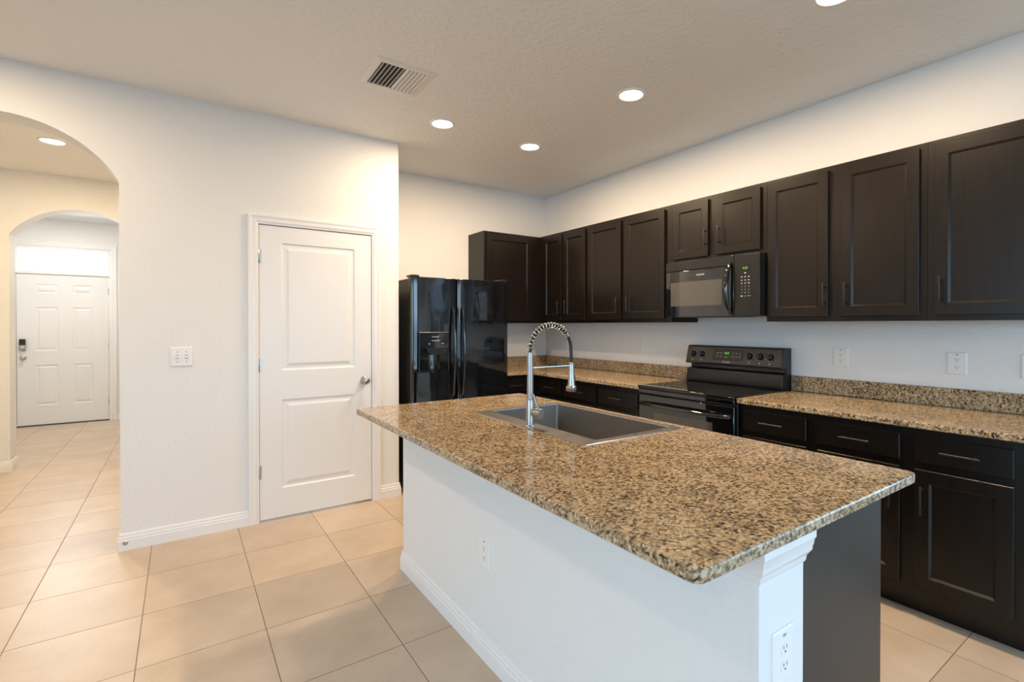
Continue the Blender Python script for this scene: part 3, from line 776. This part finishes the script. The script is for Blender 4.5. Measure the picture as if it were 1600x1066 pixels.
# ------------------------------------------------------------------ microwave over the range
MX, MY0, MY1, MZ0, MZ1 = 3.0, 2.525, 1.772, 1.412, 1.8215
t = thing('microwave', 'black over-range microwave under the short upper cabinet', 'microwave', (3.1, 2.148, MZ0))
obj('body', box(BM(), MX + 0.03, X2 - 0.003, MY1 + 0.003, MY0 - 0.003, MZ0 + 0.004, MZ1), 'black_side', t, bevel=0.003)
fr = f_mx(MX + 0.03)
def bow(a):                                                       # the front swells forward between its ends
    f = (a + MY0) / (MY0 - MY1); return 0.026 + 0.016 * (1 - (2 * f - 1) ** 4)
def bowed(a0, a1, b0, b1, c_add, back, seg=14):
    bm = BM(); pr = [(a0 + (a1 - a0) * i / seg, bow(a0 + (a1 - a0) * i / seg) + c_add) for i in range(seg + 1)] + [(a1, back), (a0, back)]
    A = loop(bm, [fr(a, b0, c) for a, c in pr]); B = loop(bm, [fr(a, b1, c) for a, c in pr])
    face(bm, A[::-1]); face(bm, B); bridge(bm, A, B)
    return bm
YS = -1.945                                                       # split between door and keypad
md = obj('door', bowed(-MY0, YS - 0.0012, MZ0 + 0.002, 1.752, 0, 0.001), 'black_gloss', t, smooth=30, bevel=0.003)
obj('vent_grille', bowed(-MY0, YS - 0.0012, 1.7545, MZ1, 0, 0.001), 'black_plastic', t, smooth=30, bevel=0.003)
cp = obj('control_panel', bowed(YS + 0.0012, -MY1, MZ0 + 0.002, MZ1, 0, 0.001), 'black_plastic', t, smooth=30, bevel=0.003)
obj('window', bowed(-2.475, -2.035, 1.495, 1.67, 0.0008, 0.02), 'window_glass_dark', md, smooth=30)
bm = BM(); pth = []; rs = []
for i in range(21):
    f = i / 20; z = 1.428 + 0.345 * f; b = math.sin(PI * f)
    pth.append(fr(YS - 0.020 - 0.010 * b, z, bow(YS) + 0.004 + 0.044 * b ** 0.7)); rs.append(0.009 + 0.010 * b)
tube(bm, pth, 0.012, 12, rs)
obj('handle', bm, 'black_gloss', md)
def ptext(s, size, a, b, mat, parent, name, c=0.0005, sx=1.0):
    f2 = Fr(fr(a, b, bow(a) + c), fr.u, fr.v, fr.n)
    return obj(name, text_bm(s, size, f2, sx=sx), mat, parent, smooth=0)
ptext('FRIGIDAIRE', 0.0135, -2.208, 1.713, 'print', md, 'brand_lettering', 0.0012)
obj('display', fbox(BM(), fr, -1.898, -1.838, 1.712, 1.744, 0.03, bow(-1.866) + 0.0006), 'led_dim', cp, smooth=0)
ptext('4:53', 0.022, -1.866, 1.728, 'led_green', cp, 'clock_digits', 0.0014)
rows = [1.692, 1.672, 1.650, 1.630, 1.608, 1.588, 1.568, 1.546]
cols = (-1.890, -1.866, -1.842)
big = [(-1.866, 1.697, 0.011)]
for r in rows[1:4]:
    for c in cols: big.append((c, r, 0.010))
for a, b, w in big + [(-1.890, 1.5465, 0.016)]:
    obj('button_mark', fbox(BM(), fr, a - w / 2, a + w / 2, b - 0.0028, b + 0.0028, bow(a), bow(a) + 0.0006), 'print', cp, smooth=0)
k = 1
for r in rows[4:7]:
    for c in cols:
        ptext(str(k), 0.011, c, r, 'print', cp, 'key_digit'); k += 1
ptext('0', 0.011, cols[1], rows[7], 'print', cp, 'key_digit')
ptext('START', 0.0085, cols[2], rows[7], 'print', cp, 'key_word')
bm = BM()
for y0, y1 in ((2.50, 2.26),): fbox(bm, f_mx(MX + 0.03), -2.40, -1.95, MZ0 - 0.0, MZ0 + 0.002, -0.2, -0.05)
obj('lower_vent', bm, 'black_plastic', t, smooth=0)

# ------------------------------------------------------------------ range
GY0, GY1 = 2.5425, 1.7665
t = thing('electric_range', 'black freestanding electric range with a smooth glass cooktop', 'range', (3.0, 2.15, 0))
obj('body', box(BM(), 2.76, X2 - 0.03, GY1 + 0.001, GY0 - 0.001, 0.02, 0.898), 'black_side', t, bevel=0.003)
obj('kick_plate', box(BM(), 2.80, 2.86, GY1 + 0.02, GY0 - 0.02, 0.0, 0.0195), 'black_plastic', t, smooth=0)
obj('front_rail', box(BM(), 2.722, 2.7595, GY1 + 0.001, GY0 - 0.001, 0.868, 0.898), 'black_gloss', t, bevel=0.004)
ct = obj('cooktop', box(BM(), 2.712, 3.30, GY1, GY0, 0.8985, 0.922), 'black_glass', t, bevel=0.007, segs=3)
for x, y, r in ((2.88, 2.35, 0.105), (2.88, 1.96, 0.08), (3.13, 2.35, 0.08), (3.13, 1.96, 0.095)):
    obj('burner_ring', lathe(BM(), f_up(0.9222, x, y), [(r - 0.003, 0), (r - 0.003, 0.0003), (r, 0.0003), (r, 0)], 48, False, False), 'burner_mark', ct)
prof = [(3.386, 0.9), (3.268, 0.922), (3.262, 0.94), (3.282, 1.022), (3.328, 1.030), (3.330, 1.058), (3.262, 1.062), (3.258, 1.072), (3.290, 1.193), (3.300, 1.2), (3.386, 1.2)]
bm = BM(); fz = Fr((0, 0, 0), (1, 0, 0), (0, 0, 1), (0, 1, 0))
prism(bm, fz, prof, GY1 + 0.001, GY0 - 0.001)
bgd = obj('backguard', bm, 'black_plastic', t, bevel=0.003)
tl = math.atan2(0.032, 0.121)                                     # the panel leans back
nrm = Vector((-math.cos(tl), 0, math.sin(tl))); upv = Vector((math.sin(tl), 0, math.cos(tl)))
fp = Fr((3.258, 0, 1.072), (0, -1, 0), upv, nrm)                  # a = -y, b up the panel
obj('panel_face', fbox(BM(), fp, -GY0 + 0.008, -GY1 - 0.008, 0.003, 0.121, 0.0003, 0.0016), plain('range_panel', (0.045, 0.038, 0.031), 0.3), bgd, smooth=0)
dsp = obj('display', rectloft(BM(), fp, -2.30, -2.055, 0.028, 0.107, [(0, 0.0016), (0, 0.003), (0.0015, 0.0036), (0.003, 0.0028), (0.004, 0.0028)]), 'black_plastic', bgd, smooth=0)
f2 = Fr(fp(-2.188, 0.080, 0.0031), fp.u, fp.v, fp.n)
obj('clock_digits', text_bm('4:53', 0.022, f2), 'led_green', dsp, smooth=0)
for a, b, w in ((-2.262, 0.080, 0.018), (-2.234, 0.080, 0.016), (-2.262, 0.054, 0.012), (-2.234, 0.054, 0.012), (-2.135, 0.082, 0.010), (-2.108, 0.082, 0.016), (-2.080, 0.082, 0.011), (-2.135, 0.055, 0.012), (-2.108, 0.055, 0.010), (-2.080, 0.055, 0.012), (-2.19, 0.050, 0.020)):
    obj('button_mark', fbox(BM(), fp, a - w / 2, a + w / 2, b - 0.003, b + 0.003, 0.0029, 0.0033), 'print_dim', dsp, smooth=0)
f2 = Fr(fp(-2.185, 0.013, 0.0018), fp.u, fp.v, fp.n)
obj('brand_lettering', text_bm('FRIGIDAIRE', 0.0125, f2), 'print', bgd, smooth=0)
for a in (-2.478, -2.398, -2.005, -1.925, -1.852):
    f2 = Fr(fp(a, 0.066, 0.0016), fp.u, fp.v, fp.n)
    kb = obj('knob', lathe(BM(), f2, [(0.0235, 0), (0.0235, 0.004), (0.021, 0.008), (0.0195, 0.019), (0.017, 0.021)], 28), 'knob_black', bgd)
    obj('grip', fbox(BM(), f2, -0.0045, 0.0045, -0.019, 0.019, 0.0195, 0.030), 'knob_black', kb, bevel=0.002)
    bm = BM()
    for q in range(7):
        th = math.radians(-40 + q * 45 + 15); rr = 0.0295
        c, s = math.sin(th), math.cos(th)
        fbox(bm, f2, rr * c - 0.0022, rr * c + 0.0022, rr * s - 0.0022, rr * s + 0.0022, 0.0001, 0.0005)
    fbox(bm, f2, -0.006, 0.006, -0.052, -0.042, 0.0001, 0.0005)
    obj('dial_marks', bm, 'print_dim', bgd, smooth=0)
od = obj('oven_door', box(BM(), 2.724, 2.7595, GY1 + 0.003, GY0 - 0.003, 0.262, 0.858), 'black_gloss', t, bevel=0.004)
obj('window', rectloft(BM(), f_mx(2.7238), -2.40, -1.92, 0.40, 0.742, [(0, -0.001), (0, 0.0006), (0.004, 0.0006)]), 'window_glass_dark', od, smooth=0)
bm = BM(); fr = f_mx(2.724); pth = []
for i in range(17):
    f = i / 16; pth.append(fr(-2.515 + 0.725 * f, 0.795, 0.006 + 0.038 * (math.sin(PI * f) ** 0.4)))
tube(bm, pth, 0.0125, 12)
obj('handle', bm, 'black_gloss', od)
dw = obj('storage_drawer', box(BM(), 2.726, 2.7595, GY1 + 0.003, GY0 - 0.003, 0.06, 0.256), 'black_gloss', t, bevel=0.004)

# ------------------------------------------------------------------ outlets and switch
def outlet_proto(label):
    t = thing('wall_outlet', label, 'outlet', (0, 0, 0), 'white wall outlets')
    fr = f_my(0)
    obj('cover_plate', rectloft(BM(), fr, -0.0425, 0.0425, -0.06, 0.06, [(0, -0.0005), (0, 0.003), (0.003, 0.0058), (0.006, 0.0062)]), 'plate', t, smooth=0)
    for s in (1, -1):
        b0 = s * 0.0195 - (0.003 if s > 0 else 0.003)
        pts = [(0.0165 * math.cos(a), b0 + max(-0.0125, min(0.0125, 0.0165 * math.sin(a)))) for a in [2 * PI * i / 24 for i in range(24)]]
        r = obj('receptacle', prism(BM(), fr, pts, 0.0055, 0.0078), 'plate', t, smooth=0)
        bm = BM()
        for a, w in ((-0.0062, 0.0011), (0.0062, 0.0011)): fbox(bm, fr, a - w, a + w, b0 + 0.0005, b0 + 0.0085, 0.0076, 0.0081)
        lathe(bm, Fr(fr(0, b0 - 0.006, 0.0076), fr.u, fr.v, fr.n), [(0.0026, 0), (0.0026, 0.0005)], 12)
        obj('slots', bm, 'slot', r, smooth=0)
    obj('plate_mark', fbox(BM(), fr, -0.0065, 0.0065, 0.044, 0.0495, 0.006, 0.0066), 'greymark', t, smooth=0)
    return t
o0 = outlet_proto('white outlet on the right wall just right of the range')
o0.location = (X2 - 0.0006, 1.457, 1.153); o0.rotation_euler = (0, 0, -PI / 2)
dup(o0, (X2 - 0.0006, 0.879, 1.151), -PI / 2, 'white outlet above the right worktop, second from the range')
dup(o0, (X2 - 0.0006, 0.586, 1.151), -PI / 2, 'white outlet cut by the right edge of the picture')
dup(o0, (X2 - 0.0006, 3.143, 1.150), -PI / 2, 'white outlet on the right wall left of the range')
dup(o0, (X2 - 0.0006, 4.227, 1.145), -PI / 2, 'white outlet near the inner corner behind the faucet hose')
dup(o0, (IX0 - 0.0006, 1.77, 0.432), -PI / 2, 'white outlet on the long side of the island half wall')
dup(o0, (1.096, IYN - 0.0006, 0.617), 0, 'white outlet on the white end board of the island')

t = thing('light_switch', 'white double toggle switch on the wall between arch and closet door', 'light switch', (0.004, Y1, 1.156))
fr = f_my(Y1, 0.004, 1.156)
obj('cover_plate', rectloft(BM(), fr, -0.058, 0.058, -0.06, 0.06, [(0, 0.0002), (0, 0.003), (0.003, 0.0056), (0.006, 0.006)]), 'plate', t, smooth=0)
for a in (-0.023, 0.023):
    obj('switch_slot', fbox(BM(), fr, a - 0.0055, a + 0.0055, -0.0125, 0.0125, 0.0059, 0.0066), 'greymark', t, smooth=0)
    obj('toggle', prism(BM(), Fr(fr(a - 0.004, 0, 0.006), fr.n, fr.v, fr.u), [(0, -0.008), (0.012, -0.009), (0.013, -0.003), (0, 0.008)], 0, 0.008), 'plate', t, bevel=0.001)
    for b in (-0.031, 0.031):
        obj('screw', lathe(BM(), Fr(fr(a, b, 0.0058), fr.u, fr.v, fr.n), [(0.0034, 0), (0.0034, 0.0008), (0.002, 0.0013)], 14), 'greymark', t)

# ------------------------------------------------------------------ ceiling fixtures
def downlight(loc, label, power, col=(1.0, 0.735, 0.47)):
    t = thing('recessed_light', label, 'ceiling light', loc, 'recessed ceiling lights')
    fr = Fr(loc, (1, 0, 0), (0, -1, 0), (0, 0, -1))
    obj('trim_ring', lathe(BM(), fr, [(0.0675, 0.001), (0.069, 0.004), (0.076, 0.008), (0.088, 0.004), (0.090, 0.0005)], 40, False, False), 'plate', t)
    obj('lens', lathe(BM(), fr, [(0.068, 0.0005), (0.068, 0.003), (0.055, 0.0045)], 40), 'lens', t)
    l = bpy.data.lights.new('lamp', 'AREA'); l.shape = 'DISK'; l.size = 0.12; l.energy = power; l.color = col
    lo = bpy.data.objects.new('lamp', l); C.objects.link(lo); lo.parent = t; lo.location = (0, 0, -0.012)
    return t
ZL = H - 0.0002
W = 28
r0 = downlight((2.311, 2.223, ZL), 'round recessed light nearest the range, rightmost in view', W)
dup(r0, (2.311, 3.339, ZL), 0, 'round recessed light in the middle, farthest from the viewer')
downlight((1.535, 3.323, ZL), 'round recessed light near the white ceiling vent', 19)
dup(r0, (2.335, 1.03, ZL), 0, 'round recessed light just above the top edge of the picture')
downlight((-0.818, 5.413, ZL), 'round recessed light in the hall ceiling seen through the arch', 34, (1.0, 0.755, 0.47))
downlight((-1.25, 8.3, ZL), 'unseen round recessed light added in the foyer ceiling by the entry door', 21, (1.0, 0.92, 0.80))  # out of view, added to brighten the foyer
for x, y in ((-0.95, 3.05), (-2.2, -0.8)):  # unseen lamps, added to warm and brighten the left wall and family side
    downlight((x, y, ZL), 'unseen round recessed light added in the family room %s' % ('near the arch wall' if y > 0 else 'near the rear wall'), 23 if y > 0 else 11)

t = thing('ceiling_vent', 'white square louvred air vent in the ceiling', 'ceiling vent', (1.04, 2.862, H))
fr = Fr((1.04, 2.862, H), (1, 0, 0), (0, -1, 0), (0, 0, -1))
VW = 0.176; VI = 0.138
bm = BM()
rectloft(bm, fr, -VW, VW, -VW, VW, [(0, 0.0005), (0.001, 0.003), (0.030, 0.009), (VW - VI, 0.009), (VW - VI, 0.001)], False, False)
obj('frame', bm, 'vent', t, smooth=0)
obj('duct_back', fbox(BM(), fr, -VI, VI, -VI, VI, 0.0003, 0.0012), 'duct', t, smooth=0)
nl = 12
for i in range(nl):
    c = -VI + 2 * VI * (i + 0.5) / nl
    d = -1 if i >= nl // 2 else 1                                 # the two halves throw the air to opposite sides
    f2 = Fr(fr(c, 0, 0.0075), (0.78, 0, d * 0.62), (0, 1, 0), (-d * 0.62, 0, 0.78))
    obj('louver', fbox(BM(), f2, -0.0080, 0.0080, -VI + 0.001, VI - 0.001, -0.0006, 0.0006), 'vent', t, smooth=0)
